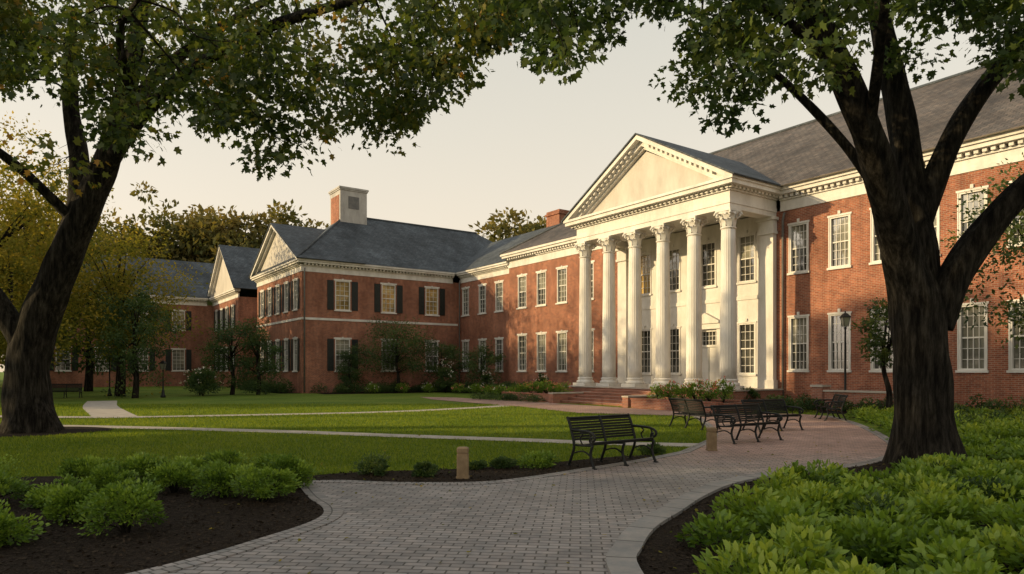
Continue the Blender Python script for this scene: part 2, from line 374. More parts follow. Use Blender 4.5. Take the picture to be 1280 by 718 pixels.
def column(mb,cx,cy,z0,z1,r):
    mb.box(cx-r*1.35,cx+r*1.35,cy-r*1.35,cy+r*1.35,z0,z0+.18,'white')
    mb.lathe(cx,cy,[(r*1.3,z0+.18),(r*1.36,z0+.24),(r*1.3,z0+.32),(r*1.12,z0+.34),(r*1.1,z0+.40),(r*1.2,z0+.44),(r*1.2,z0+.48),(r*1.02,z0+.52)],32,'white')
    H=z1-z0; hc=.95; prof=[]
    for i in range(13):
        t=i/12; rr=r*(1-.16*t**1.7); prof.append((rr,z0+.52+(H-.52-hc)*t))
    mb.lathe(cx,cy,prof,80,'white',lambda q:(1,.98,.955,.98)[q%4])
    capital(mb,cx,cy,z1-hc,hc,r*.86)
for i in range(6): column(mp,PX1-2.1*i,PY,.86,9.6,.40)
for x in (PX0,PX1):
    mp.box(x-.38,x+.38,-.32,-.03,.86,8.75,'white'); mp.box(x-.46,x+.46,-.42,-.03,8.75,8.9,'white'); mp.box(x-.42,x+.42,-.37,-.03,8.9,9.45,'white'); mp.box(x-.52,x+.52,-.46,-.03,9.45,9.6,'white')
    mp.box(x-.46,x+.46,-.40,-.03,.862,1.3,'white')
for (z0,z1,e) in ((9.6,9.85,.36),(9.85,10.05,.40),(10.05,10.45,.37)):
    mp.box(PX0-e,PX1+e,PY-e,PY+e,z0,z1,'white')
    for x in (PX0,PX1): mp.box(x-e,x+e,PY+e,-.01,z0,z1,'white')
mp.box(PX0+.4,PX1-.4,PY+.4,-.05,9.95,10.0,'white')
mp.box(PX0-.48,PX1+.48,PY-.48,-.01,10.45,10.52,'white')
x=PX0-.6
while x<PX1+.5: mp.box(x,x+.16,PY-.64,PY-.40,10.52,10.64,'white'); x+=.30
y=PY-.6
while y<-.1:
    for s,xx in ((-1,PX0-.64),(1,PX1+.40)): mp.box(xx,xx+.24,y,y+.16,10.52,10.64,'white')
    y+=.30
mp.box(PX0-.45,PX1+.45,PY-.45,-.01,10.52,10.64,'white')
mp.box(PX0-.88,PX1+.88,PY-.88,-.01,10.64,10.84,'white'); mp.box(PX0-.96,PX1+.96,PY-.96,-.01,10.84,10.97,'white')
xc=(PX0+PX1)/2; hw=(PX1-PX0)/2+.96; ap=14.55; base=10.97; sl=(ap-base)/hw
mp.exy([(xc-hw+.9,base),(xc+hw-.9,base),(xc,ap-.75)],PY-.20,PY-.02,'cream')
for s in (-1,1):
    mp.exy([(xc+s*hw,base+.001),(xc,ap),(xc,ap-.24),(xc+s*(hw-.42),base+.001)][::s],PY-.96,PY-.05,'white')
    mp.exy([(xc+s*(hw-.42),base+.002),(xc,ap-.24),(xc,ap-.52),(xc+s*(hw-.9),base+.002)][::s],PY-.60,PY-.04,'white')
    mp.exy([(xc+s*(hw-.9),base+.002),(xc,ap-.52),(xc,ap-.66),(xc+s*(hw-1.14),base+.002)][::s],PY-.40,PY-.06,'white')
    q=.6
    while q<hw-1.2:
        xx=xc+s*q; zz=ap-.24-q*sl
        mp.exy([(xx,zz-.02),(xx+s*.16,zz-.02-.16*sl),(xx+s*.16,zz-.17-.16*sl),(xx,zz-.17)][::s],PY-.80,PY-.58,'white'); q+=.32
    mp.exy([(xc+s*(hw+.1),base-.04),(xc,ap+.02),(xc,ap+.10),(xc+s*(hw+.14),base+.03)][::s],PY-1.04,6.5,'slate')
mp.box(PX0-.9,PX1+.9,PY-1.2,-.3,0,.80,'brickstep'); mp.box(PX0-.97,PX1+.97,PY-1.27,-.3,.80,.86,'conc')
n=6
for i in range(n-1):
    zt=.86*(n-1-i)/n; ya=PY-1.2-.55*(i+1)
    mp.box(23.6,28.9,ya,PY-1.2-.55*i-.002,0,zt-.05,'brickstep'); mp.box(23.58,28.92,ya-.03,PY-1.2-.55*i-.002,zt-.05,zt,'brickstep')
for x in (23.2,28.92): mp.box(x,x+.38,-7.9,PY-1.21,0,.5,'brickstep'); mp.box(x-.03,x+.41,-7.93,PY-1.2-.09,.5,.57,'conc')
mp.build('portico',B)
BM=Matrix.Translation((-4.86,61.05,0))@Matrix.Rotation(A,4,'Z')
for (a,b_,c,d) in ((18.2,22.9,-7.6,-5.2),(29.6,34.6,-8.0,-5.6)):
    e=empty('brick_planter',(0,0,0)); e.matrix_world=BM
    q=MB(); t=.25
    q.box(a,b_,c,c+t,0,.42,'brickstep'); q.box(a,b_,d-t,d,0,.42,'brickstep'); q.box(a,a+t,c+t,d-t,0,.42,'brickstep'); q.box(b_-t,b_,c+t,d-t,0,.42,'brickstep')
    q.box(a-.03,b_+.03,c-.03,c+t+.03,.42,.48,'brickstep'); q.box(a-.03,b_+.03,d-t-.03,d+.03,.42,.48,'brickstep'); q.box(a+t,b_-t,c+t,d-t,0,.38,'mulch')
    q.build('planter_walls',e)
# ---- wing
mw=MB()
FW=(0,0,0,1,1,0)
FG=(0,-14,1,0,0,-1)
ow=[]
for y in (-10.7,-6.7,-2.6): ow+=[(y,UZ,1.25,2.35),(y,LZ,1.25,2.55)]
wall(mw,FW,-14,0,0,9.6,ow,'brick')
for i,o in enumerate(ow): window(mw,FW,o[0],o[1],o[2],o[3],shut=(i%2==0 or i<2),gm=('glassw' if i in(0,2,4) else 'glassb'))
og=[]
for x in (-11.2,-8.8,-6.4,-4.0,-1.6): og+=[(x,UZ,1.0,2.35),(x,LZ,1.0,2.55)]
wall(mw,FG,-12.8,0,0,9.6,og,'brick')
for o in og: window(mw,FG,o[0],o[1],o[2],o[3],shut=True)
mw.box(-12.8,-12.6,-13.99,12,0,9.6,'brick'); mw.box(-12.8,0,12,12.2,0,9.6,'brick')
cornice(mw,FW,-14,-.53,9.5,10.4,1,0); cornice(mw,FG,-12.8,-.0,9.5,10.4,1,0)
mw.obox(FW,-13.99,0,-.02,.05,5.75,5.93,'white'); mw.obox(FG,-12.8,-.01,-.02,.05,5.75,5.93,'white')
mw.obox(FW,-14.0,0,-.02,.07,0,.6,'brick')
def gable(mb,x0,x1,yf,yb,ze,zr,mat='cream',roof='slate'):
    xc=(x0+x1)/2; hw=(x1-x0)/2+.55; sl=(zr-ze)/hw
    mb.exy([(xc-hw+.5,ze),(xc+hw-.5,ze),(xc,zr-.4)],yf-.03,yf+.2,mat)
    for s in (-1,1):
        mb.exy([(xc+s*hw,ze+.001),(xc,zr),(xc,zr-.22),(xc+s*(hw-.42),ze+.001)][::s],yf-.55,yf+.1,'white')
        mb.exy([(xc+s*(hw-.42),ze+.002),(xc,zr-.22),(xc,zr-.42),(xc+s*(hw-.8),ze+.002)][::s],yf-.28,yf+.08,'white')
        mb.exy([(xc+s*(hw+.1),ze-.04),(xc,zr+.02),(xc,zr+.10),(xc+s*(hw+.14),ze+.03)][::s],yf-.62,yb,roof)
gable(mw,-12.8,0,-14,-9,10.42,14.2)
X,Y=-6.6,-7.6
mw.box(X-1.25,X+1.25,Y-1.25,Y+1.25,13,17.8,'stone'); mw.box(X-1.32,X+1.32,Y-1.32,Y+1.32,17.8,17.92,'stone'); mw.box(X-1.38,X+1.38,Y-1.38,Y+1.38,17.92,18.08,'stone')
mw.box(X+1.251,X+1.27,Y-.5,Y+.5,16.2,17.3,'pipe'); mw.box(X-1.0,X+1.0,Y-1.27,Y-1.251,14.6,17.4,'brick')
mw.box(5.2,7.0,6,7.2,12,15.3,'brick'); mw.box(5.1,7.1,5.9,7.3,15.3,15.5,'brick'); mw.box(5.2,7.0,6,7.2,15.5,15.7,'brick')
for (x,y) in ((.16,-13.85),(.62,-.18),(31.95+.45,-.12)):
    mw.tube([(x,y,.1),(x,y,9.4),(x+.1,y,9.75)],.06,8,'pipe'); 
mw.build('wing_walls',B)
# ---- far blocks
mf=MB()
F2=(0,-14,1,0,0,-1); o2=[]
for x in (-30,-27.5,-25,-22.3): o2+=[(x,UZ-.3,1.1,2.2),(x,LZ,1.1,2.4)]
wall(mf,F2,-32,-20,0,9.3,o2,'brick')
for o in o2: window(mf,F2,o[0],o[1],o[2],o[3],shut=True,gm='glass')
mf.box(-20.2,-20,-13.99,10,0,9.3,'brick'); mf.box(-20,-12.8,-9.5,-9.3,0,9.3,'brick'); cornice(mf,F2,-32,-20,9.2,10.05,1,1)
cornice(mf,(0,-9.5,1,0,0,-1),-20,-12.8,9.2,10.05)
gable(mf,-32,-20,-14,12,10.07,15.3)
mf.poly([(-20,-9.9,10.06),(-12.8,-9.9,10.06),(-12.8,-2,14),(-20,-2,14)],'slate')
F3=(-32,0,0,1,1,0); o3=[]
for y in (-28.5,-25,-21.3,-17.6): o3+=[(y,UZ-.3,1.3,2.2),(y,LZ,1.3,2.4)]
wall(mf,F3,-31,-14,0,9.3,o3,'brick')
for o in o3: window(mf,F3,o[0],o[1],o[2],o[3],shut=True)
cornice(mf,F3,-31,-14.6,9.2,10.05,1,0)
F4=(0,-31,1,0,0,-1); wall(mf,F4,-46,-32,0,9.3,[],'brick'); cornice(mf,F4,-46,-32,9.2,10.05,0,0)
hip(mf,-46.5,-31.5,-31.5,0,10.07,15.2,-39,-39,-24,-6,'slate')
mf.build('far_wing_walls',B)
# ------------------------------------------------------------------ ground
g=MB(); g.poly([(-500,-80,0),(500,-80,0),(500,700,0),(-500,700,0)],'lawn'); g.build('lawn_ground')
def cr(pts,n=6,closed=False):
    out=[];P=[np.array(p,float) for p in pts];L=len(P)
    for i in range(L if closed else L-1):
        p0=P[(i-1)%L] if closed or i>0 else P[0]; p1=P[i]; p2=P[(i+1)%L]; p3=P[(i+2)%L] if closed or i+2<L else P[-1]
        for k in range(n):
            t=k/n; out.append(.5*((2*p1)+(-p0+p2)*t+(2*p0-5*p1+4*p2-p3)*t*t+(-p0+3*p1-3*p2+p3)*t**3))
    if not closed: out.append(P[-1])
    return [tuple(q) for q in out]
def sheet(name,poly,z,k):
    s=MB(); s.poly([(x,y,z) for x,y in poly],k); ob=s.build(name)
    me=ob.data
    if me.polygons[0].normal.z<0: me.flip_normals()
    return ob
def ribbon(name,pts,w0,w1,z0,z1,k):
    P=[np.array(p) for p in pts]; V=[];Fc=[];uv=[];s=0; n=len(P)
    for i in range(n):
        t=P[min(i+1,n-1)]-P[max(i-1,0)]; t=t/np.linalg.norm(t); nn=np.array([-t[1],t[0]])
        if i: s+=np.linalg.norm(P[i]-P[i-1])
        a=P[i]+nn*w0;b=P[i]+nn*w1
        V+=[(a[0],a[1],z0),(a[0],a[1],z1),(b[0],b[1],z1),(b[0],b[1],z0)]; uv.append(s)
    UV=[]
    for i in range(n-1):
        for (p,q,vp,vq) in ((0,1,.05,.1),(1,2,.1,.1+abs(w1-w0)),(2,3,.1+abs(w1-w0),abs(w1-w0)+.15)):
            Fc.append((4*i+p,4*(i+1)+p,4*(i+1)+q,4*i+q)); UV+=[uv[i],vp,uv[i+1],vp,uv[i+1],vq,uv[i],vq]
    me=bpy.data.meshes.new(name); me.from_pydata(V,[],Fc); me.materials.append(M[k]); l=me.uv_layers.new(); l.data.foreach_set('uv',UV)
    o=bpy.data.objects.new(name,me); COL.objects.link(o); return o
left=[(-9,-6),(-7,1),(-5.0,4.0),(-3.28,6.02),(-2.63,7.24),(-2.33,8.1),(-2.42,8.75),(-2.83,9.5),(-3.35,10.66)]
top=[(-3.2,10.95),(-2.70,11.0),(-1.76,10.8),(-.51,10.85),(.27,11.35),(1.15,12.2),(2.37,13.4),(3.67,14.9)]
farl=[(4.5,16.2),(5.5,19),(6.4,22.9),(7.0,26.5)]
right=[(4,-6),(2.0,1),(1.25,4),(1.13,6.02),(1.29,6.76),(1.6,7.6),(2.08,8.44),(2.67,9.48),(3.48,10.6),(4.57,11.5),(5.9,12.28),(7.1,13.2),(8.65,15.05),(10.2,18.7),(11.6,22.9),(12.4,26.5)]
Ls=cr(left,6); Ts=cr(top,6); Fl=cr(farl,6); Rs=cr(right,6)
def L2W(s,y): return (-4.86+.575*s+.818*y, 61.05-.818*s+.575*y)
plaza=[L2W(36.5,-5.6),L2W(34.8,-8.1),L2W(29,-8.1),L2W(22,-8.1),L2W(14,-8.6),L2W(12,-10),L2W(16,-11.2),L2W(26,-11.6),L2W(31,-12.5)]
mainp=Ls+Ts+Fl+plaza[::-1]+Rs[::-1]
sheet('brick_paver_path',mainp,.02,'paver')
ribbon('paver_border',Ls,-.24,0.0,.0,.034,'soldier');ribbon('paver_border',Ts+Fl[3:],-.22,0.0,.0,.032,'soldier');ribbon('kerb_edging',Rs[:54],0.0,.28,.0,.06,'kerbm');ribbon('paver_border',Rs[53:],0.0,.24,.0,.034,'soldier')
def walk(name,pts,w,z=.014): 
    p=cr(pts,8); P=[np.array(q) for q in p]; a=[];b=[]
    for i in range(len(P)):
        t=P[min(i+1,len(P)-1)]-P[max(i-1,0)]; t=t/np.linalg.norm(t); nn=np.array([-t[1],t[0]])*w/2; a.append(tuple(P[i]+nn)); b.append(tuple(P[i]-nn))
    poly=a+b[::-1]; sheet(name,poly,z,'conc'); return poly
w1=walk('concrete_walk',[(-30,25),(-20,22.6),(-13.5,21.7),(-7,20.0),(-3,18.6),(0,17.6),(2.5,16.7),(5,16.2)],.8)
w2=walk('concrete_walk',[(-34,30.5),(-24,27.5),(-16.2,26.0),(-10.9,27.2),(-5.5,29.3),(-1.8,32.6),(1.0,36.2),(3,38.5)],.95,.010)
w3=walk('concrete_walk',[(-24,40),(-20.5,34),(-17.5,29.5),(-15.2,26.2)],1.5,.006)
bedL=[(-3.35,10.66)]+[(-4.2,11.3),(-6,11.6),(-8,11.4),(-11,10.5),(-13,7),(-12,0),(-9,-6)]+Ls
sheet('mulch_bed',bedL[:],.026,'mulch')
bedM=Ts[:-4]+[(2.9,14.3),(2.2,14.1),(1.3,13.5),(.15,12.75),(-1.15,12.25),(-2.6,11.95),(-3.3,11.6),(-3.5,11.0)]
sheet('mulch_bed',bedM,.024,'mulch')
iR=[i for i,p in enumerate(Rs) if p[1]<13.3]
bedR=[Rs[i] for i in iR]+[(8.8,14.6),(12,15.2),(18,14),(22,8),(18,-6)]
sheet('mulch_bed',bedR,.022,'mulch')
cov2=[(9.1,15.6),(10.6,18.7),(12.0,22.5),(12.9,26),(16.5,26.5),(24,19),(24,14.2),(18,14.3),(12,15.4)]
sheet('mulch_bed',cov2,.018,'mulch')
ringb=[(-14+2.0*math.cos(a)*(1+.1*math.sin(3*a)),19.9+1.7*math.sin(a)) for a in np.linspace(0,2*math.pi,28,endpoint=False)]
sheet('mulch_bed',ringb,.02,'mulch')
for q in ([(.1,-13),(3.2,-13.4),(4.2,-8),(4,-4),(8,-3),(14,-4),(17.5,-5),(17.5,-.3),(.1,-.1)],[(33,-5.0),(36,-4.2),(42,-3.4),(54,-3.2),(54,-.1),(33,-.1)],[(-12.9,-14.05),(-.2,-14.05),(-.2,-15.6),(-12.9,-15.6)]):
    sheet('mulch_bed',[L2W(*p) for p in q],.017,'mulch')
def inpoly(P,poly):
    x,y=P[:,0],P[:,1]; ins=np.zeros(len(P),bool); n=len(poly); j=n-1
    for i in range(n):
        xi,yi=poly[i];xj,yj=poly[j]
        if yi!=yj:
            c=((yi>y)!=(yj>y))&(x<(xj-xi)*(y-yi)/(yj-yi)+xi); ins^=c
        j=i
    return ins
# ------------------------------------------------------------------ leaves
T_OV=np.array([(0,0,0),(.20,.22,.04),(.23,.5,.05),(.12,.82,.03),(0,1,-.04),(-.12,.82,.03),(-.23,.5,.05),(-.20,.22,.04)])
T_DI=np.array([(0,0,0),(.26,.45,.05),(0,1,0),(-.26,.45,.05)])
T_LO=np.array([(0,0,0),(.16,.10,.02),(.40,.18,.05),(.24,.40,.03),(.42,.68,.05),(.17,.68,.03),(0,1.05,-.05),(-.17,.68,.03),(-.42,.68,.05),(-.24,.40,.03),(-.40,.18,.05),(-.16,.10,.02)])
def leaves(name,P,D,size,mat,T=T_DI,tint=None,parent=None,flat=None):
    n=len(P); D=D/np.maximum(np.linalg.norm(D,axis=1,keepdims=True),1e-6)
    R=rng.normal(size=(n,3))
    if flat is not None:
        S=np.cross(D,np.array([0,0,1.0])+rng.normal(size=(n,3))*flat)
    else: S=np.cross(D,R)
    S=S/np.maximum(np.linalg.norm(S,axis=1,keepdims=True),1e-6); Nn=np.cross(S,D)
    sz=(size*(.65+.7*rng.random(n)))[:,None,None] if np.isscalar(size) else size[:,None,None]
    V=P[:,None,:]+sz*(T[None,:,0:1]*S[:,None,:]+T[None,:,1:2]*D[:,None,:]+T[None,:,2:3]*Nn[:,None,:])
    k=len(T); V=V.reshape(-1,3).astype(np.float32)
    me=bpy.data.meshes.new(name); me.vertices.add(n*k); me.vertices.foreach_set('co',V.ravel())
    me.loops.add(n*k); me.loops.foreach_set('vertex_index',np.arange(n*k,dtype=np.int32))
    me.polygons.add(n); me.polygons.foreach_set('loop_start',np.arange(0,n*k,k,dtype=np.int32))
    try: me.polygons.foreach_set('loop_total',np.full(n,k,dtype=np.int32))
    except Exception: pass
    me.update(calc_edges=True)
    if tint is None: tint=rng.random(n)
    c=np.repeat(np.clip(tint,0,1),k); col=np.stack([c,c,c,np.ones_like(c)],1).astype(np.float32)
    a=me.color_attributes.new('tint','FLOAT_COLOR','POINT'); a.data.foreach_set('color',col.ravel())
    me.materials.append(M[mat]); o=bpy.data.objects.new(name,me); COL.objects.link(o)
    if parent: o.parent=parent
    return o
def unit(n):
    d=rng.normal(size=(n,3)); return d/np.linalg.norm(d,axis=1,keepdims=True)
def clumps(c,R,nc,nl,cr_,low=-1.0,inner=.55):
    d=unit(nc*2); d=d[d[:,2]>low][:nc]; nc=len(d)
    rad=(inner+(1-inner)*rng.random(nc))*(0.85+.3*rng.random(nc))
    C=np.array(c)+d*np.array(R)*rad[:,None]
    per=max(1,nl//nc); dd=unit(nc*per); rr=rng.random(nc*per)**.45
    crs=np.repeat(cr_*(.6+.8*rng.random(nc)),per)
    P=np.repeat(C,per,0)+dd*(crs*rr)[:,None]*np.array([1.15,1.15,.75])
    D=dd+rng.normal(size=dd.shape)*.6+np.array([0,0,-.15])
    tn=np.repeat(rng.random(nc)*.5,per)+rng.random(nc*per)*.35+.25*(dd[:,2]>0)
    return C,P,D,tn-.05
def far_tree(name,x,y,h,r,mat,n=5000,size=.35,nc=60,z0=.25,cr_=None,tr=None,inner=.5):
    e=empty(name,(x,y,0))
    b=MB(); tr=tr or h*.022
    b.tube(cr([(0,0,-.1),(.1,0,h*.2),(-.1,.1,h*.45),(0,0,h*.8)],4),np.linspace(tr*1.4,tr*.3,13),9,'bark')
    zc=h*(1+z0)/2; Rz=h*(1-z0)/2
    C,P,D,t=clumps((0,0,zc),(r,r,Rz),nc,n,cr_ or r*.3,-1,inner)
    for q in C[::5]: b.tube([(0,0,min(q[2],h*.7)*.7 if z0<.5 else h*.62),tuple(np.array(q)*[.6,.6,.9]),tuple(q)],[tr*.35,tr*.15,.015],5,'bark')
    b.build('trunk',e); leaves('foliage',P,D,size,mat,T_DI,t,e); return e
def shrub(name,x,y,r,h,mat='shrub',n=1200,size=.06,z=0,fl=0,T=T_OV,flow='flower'):
    e=empty(name,(x,y,z))
    C,P,D,t=clumps((0,0,h*.48),(r*.85,r*.85,h*.48),26,n,r*.34,-.7,.5)
    P[:,2]=np.abs(P[:,2])
    D=D*.6+(P-np.array([0,0,h*.3]))/r+np.array([0,0,.35])
    b=MB()
    for q in C[::3]: b.tube([(0,0,-.02),tuple(q*np.array([.4,.4,.6])),tuple(q)],[.018,.012,.004],4,'bark')
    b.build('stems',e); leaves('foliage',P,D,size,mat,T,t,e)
    if fl:
        d=unit(fl*2); d=d[d[:,2]>-.1][:fl]; Q=np.array([0,0,h*.5])+d*np.array([r,r,h*.55])
        leaves('flowers',np.repeat(Q,4,0)+rng.normal(size=(len(Q)*4,3))*size*.5,unit(len(Q)*4),size*1.1,flow,T_OV,None,e)
    return e
# ------------------------------------------------------------------ big trees
def big_tree(name,limbs,centers,leafmat,leafsize,perc,cr_,T=T_LO):
    e=empty(name,limbs[0][0][0]); ox,oy,_=limbs[0][0][0]; off=np.array([ox,oy,0.0])
    b=MB(); skel=[]
    for pts,rad,sides in limbs:
        p4=[(*(np.array(p)-off),r) for p,r in zip(pts,rad)]
        s=cr(p4,9); P=[q[:3] for q in s]; R=[max(.01,q[3]) for q in s]
        ph=random.random()*6
        def lump(i,p,th): 
            f=1+.05*math.sin(3*th+p.z*1.3+ph)+.035*math.sin(7*th-p.z*2+ph)+.03*math.sin(p.z*5+th*2)
            if sides>=20: f+=.022*math.sin(13*th+2.2*math.sin(p.z*1.1))+.015*math.sin(9*th-p.z*3)
            if p.z<1.2: f*=1+.18*((1.2-p.z)/1.2)**2*(1+math.cos(5*th+ph))
            return f
        b.tube(P,R,sides,'bark',True,lump)
        for q,r in zip(P,R): skel.append((*q,r))
    SK=np.array(skel); SK=SK[SK[:,2]>2.8]
    C=np.array(centers)-off
    d0=np.array([np.min(np.linalg.norm(SK[:,:3]-c,axis=1)) for c in C]); C=C[np.argsort(d0)]
    for c in C:
        d=np.linalg.norm(SK[:,:3]-c,axis=1)+ (SK[:,3]<.02)*.5; i=int(np.argmin(d)); s=SK[i]; a=s[:3]; L=d[i]
        if L<.15: continue
        r0=min(s[3]*.7,.015+.012*L)
        m1=a+(c-a)*.33+rng.normal(size=3)*L*.07+np.array([0,0,L*.10]); m2=a+(c-a)*.68+rng.normal(size=3)*L*.07+np.array([0,0,L*.08])
        pts=cr([tuple(a),tuple(m1),tuple(m2),tuple(c)],3); rr=np.linspace(r0,max(.006,r0*.3),len(pts))
        b.tube(pts,rr,5,'bark',False)
        SK=np.vstack([SK,np.hstack([np.array(pts)[2:],rr[2:,None]])])
        for k in range(5):
            q=c+np.clip(rng.normal(size=3),-1.3,1.3)*cr_*.4; st=np.array(pts[-1-(k%3)*2]); b.tube([tuple(st),tuple((st+q)/2+[0,0,.05]),tuple(q)],[.007,.005,.003],4,'bark',False)
    b.build('trunk_and_limbs',e)
    n=len(C)*perc; dd=unit(n); rr=rng.random(n)**.5; crs=np.repeat(cr_*(.65+.7*rng.random(len(C))),perc)
    P=np.repeat(C,perc,0)+dd*(rr*crs)[:,None]*np.array([1.2,1.2,.7])
    D=dd*.7+rng.normal(size=dd.shape)*.5+np.array([0,0,-.35])
    t=np.repeat(rng.random(len(C))*.5,perc)+rng.random(n)*.45
    leaves('foliage',P,D,leafsize,leafmat,T,t,e,flat=.8); return e
def sc(L,f): return [r*f for r in L]
LT=[([(-14,19.9,-.15),(-14,19.9,.5),(-14.1,19.9,1.3),(-14.1,19.9,2.3),(-13.8,19.9,3.4),(-13.2,19.9,4.8),(-12.5,19.8,6.3),(-11.75,19.7,7.9),(-11.1,19.5,9.6),(-10.6,19.3,11.4),(-10,19,14)],sc([.95,.82,.74,.70,.66,.57,.52,.44,.36,.28,.15],.78),28),
 ([(-14.0,19.9,2.3),(-14.4,19.8,3.1),(-15.0,19.6,4.2),(-15.9,19.2,5.8),(-17.5,18.6,8),(-19,18,10.5)],sc([.5,.42,.36,.30,.22,.1],.8),14),
 ([(-12.95,19.9,5.1),(-12.85,20.2,6.6),(-12.95,20.4,8.2),(-13.3,20.6,10),(-13.4,20.8,13)],sc([.36,.34,.30,.24,.12],.9),12),
 ([(-11.75,19.7,7.7),(-10.4,19,8.9),(-8.65,18,9.7),(-6.2,16.5,10.1),(-3.3,15,10.1),(-.9,14,9.8)],sc([.28,.25,.21,.16,.11,.05],.8),12),
 ([(-11.4,19.6,8.8),(-10.2,19.8,10.6),(-8,20,12.3),(-5,19,13.2)],sc([.24,.2,.15,.07],.8),10),
 ([(-12.6,19.8,6.2),(-13.6,18.6,7.6),(-14.6,16.6,8.6),(-15.2,14.5,9.0)],sc([.26,.2,.15,.07],.6),10),
 ([(-10.4,19,8.9),(-9.6,17,9.3),(-8.4,14.6,9.2),(-7,12.8,8.9)],sc([.2,.15,.1,.05],.7),10)]
def prof(x,xs,zs): return np.interp(x,xs,zs)
cl=[]
xs=[-24,-16,-12.5,-10.5,-9,-8.2,-7,-5.8,-4.6,-3.6,-3,-2.3,-1.3,-.8,.1,.8];zs=[8.4,8.4,9.0,8.9,7.3,6.8,7.8,7.8,6.9,7.6,7.3,8.2,8.6,9.6,9.9,11]
while len(cl)<390:
    x=rng.uniform(-22,.4); y=rng.uniform(12.5,19.5) if x>-9 else rng.uniform(13.5,24)
    if x>-9: y=min(y,19.0+ (x+9)*-.35+1)
    zl=prof(x,xs,zs)+.45*(y-16); z=zl+abs(rng.normal())*2.4*(1 if x<-4 else .7)
    if math.sin(x*1.7+y*.6)+math.sin(z*2.1-x*.9+y*.8)>1.0: continue
    if z<13.5: cl.append((x,y,z))
big_tree('sun_block_tree',LT,cl,'leaf',.15,92,.60)
RT=[([(7.72,12.8,-.15),(7.72,12.8,.4),(7.68,12.8,1.1),(7.66,12.8,2.1),(7.60,12.8,3.1),(7.3,12.7,3.95),(6.88,12.4,4.85),(6.3,12.0,5.95),(5.65,11.7,7.05),(4.95,11.4,8.1),(4.2,11,9.2),(3.3,10.6,10.3)],sc([.80,.68,.60,.56,.54,.42,.36,.31,.27,.22,.16,.08],.82),32),
 ([(7.68,12.85,2.7),(7.75,12.95,3.9),(7.7,13.1,5.0),(7.65,13.3,6.4),(7.5,13.6,8.2),(7.2,14,10.8)],sc([.40,.38,.34,.30,.26,.14],.85),20),
 ([(7.85,12.75,2.8),(8.15,12.65,3.6),(8.6,12.55,4.4),(9.15,12.4,5.1),(10.0,12.2,5.8),(11.4,11.8,6.6),(13,11.4,7.3)],sc([.42,.37,.32,.28,.23,.16,.08],.82),20),
 ([(7.75,13.05,4.7),(8.15,13.05,5.8),(8.7,13,6.9),(9.5,12.9,8.0),(10.8,12.6,9.4)],sc([.26,.24,.21,.17,.08],.9),12),
 ([(5.65,11.7,7.05),(4.4,11.2,7.75),(2.8,10.7,8.0),(1.0,10.3,8.2)],sc([.15,.11,.08,.04],.7),10),
 ([(6.25,12,5.95),(6.0,11.2,7.0),(5.6,10.2,7.8),(4.9,9.0,8.1)],sc([.18,.14,.1,.05],.6),10),
 ([(6.9,12.4,4.8),(6.3,13,6.3),(5.2,13.6,7.9),(3.6,13.8,9.2),(1.8,13.6,9.8)],sc([.18,.15,.12,.09,.05],.6),10)]
cl=[]
xs=[-.6,0,.4,.9,1.4,1.9,2.5,2.8,3.05,3.5,3.9,4.2,4.5,5,5.6,6.2,7.2,9,12];zs=[7.4,7.0,6.3,6.4,6.5,6.8,7.2,6.3,5.7,6.1,6.8,5.6,5.6,6.9,7.2,7.2,6.3,6.3,6.5]
while len(cl)<245:
    x=rng.uniform(-.4,12.5); y=rng.uniform(8.6,13.5)
    zl=prof(x,xs,zs)+.52*(y-10); z=zl+abs(rng.normal())*1.7
    if math.sin(x*2.3+y*.9)+math.sin(z*2.9-x*1.3+y)>1.1: continue
    if z<11.5: cl.append((x,y,z))
big_tree('shade_tree',RT,cl,'leafR',.12,102,.48)
# ------------------------------------------------------------------ mid/far trees
far_tree('maple_tree',-31,40,17,5.5,'leafY',15000,.24,130,.08,inner=.35)
far_tree('maple_tree',-27,47,12.0,4.3,'leafY',12000,.22,110,.06,inner=.35)
far_tree('maple_tree',-37,52,19,6.5,'leafY',14000,.30,120,.1,inner=.35)
far_tree('maple_tree',-27.5,37.5,9,2.4,'leafY',6000,.2,60,.25)
far_tree('maple_tree',-24.3,44,7.2,2.2,'leafD',7000,.16,60,.08)
far_tree('dogwood_tree',-20.5,50,6.0,2.0,'leafD',6000,.15,60,.03)
far_tree('dogwood_tree',-18.6,50.0,5.4,1.7,'leafD',6000,.14,60,.0)
far_tree('maple_tree',-36,58,12,4.5,'leafD',7000,.3,70,.08)
p=L2W(2.7,-7.2); far_tree('dogwood_tree',p[0],p[1],5.7,2.9,'leafD',9500,.14,80,.26)
p=L2W(3.2,-3.4); far_tree('dogwood_tree',p[0],p[1],4.4,1.9,'leafD',5000,.14,50,.15)
p=L2W(7.5,-2.2); far_tree('holly_tree',p[0],p[1],3.9,1.5,'leafD',5500,.12,50,.02)
p=L2W(1.2,-10.6); far_tree('holly_tree',p[0],p[1],3.7,.85,'leafD',4500,.12,50,.02,.35)
far_tree('dogwood_tree',16.9,21,8.4,2.6,'leafR',8500,.15,70,.34)
far_tree('dogwood_tree',14.0,25.5,4.6,.95,'leafR',3000,.13,30,.35)
def tree_mass(name,lst,mat,size=.8,n=2600,nc=60,inner=.55):
    PP=[];DD=[];TT=[]
    for (x,y,h,r) in lst:
        C,P,D,t=clumps((x,y,h*.5),(r,r,h*.5),nc,n,r*.3,-.6,inner); PP.append(P);DD.append(D);TT.append(t)
    leaves(name,np.vstack(PP),np.vstack(DD),size,mat,T_DI,np.hstack(TT))
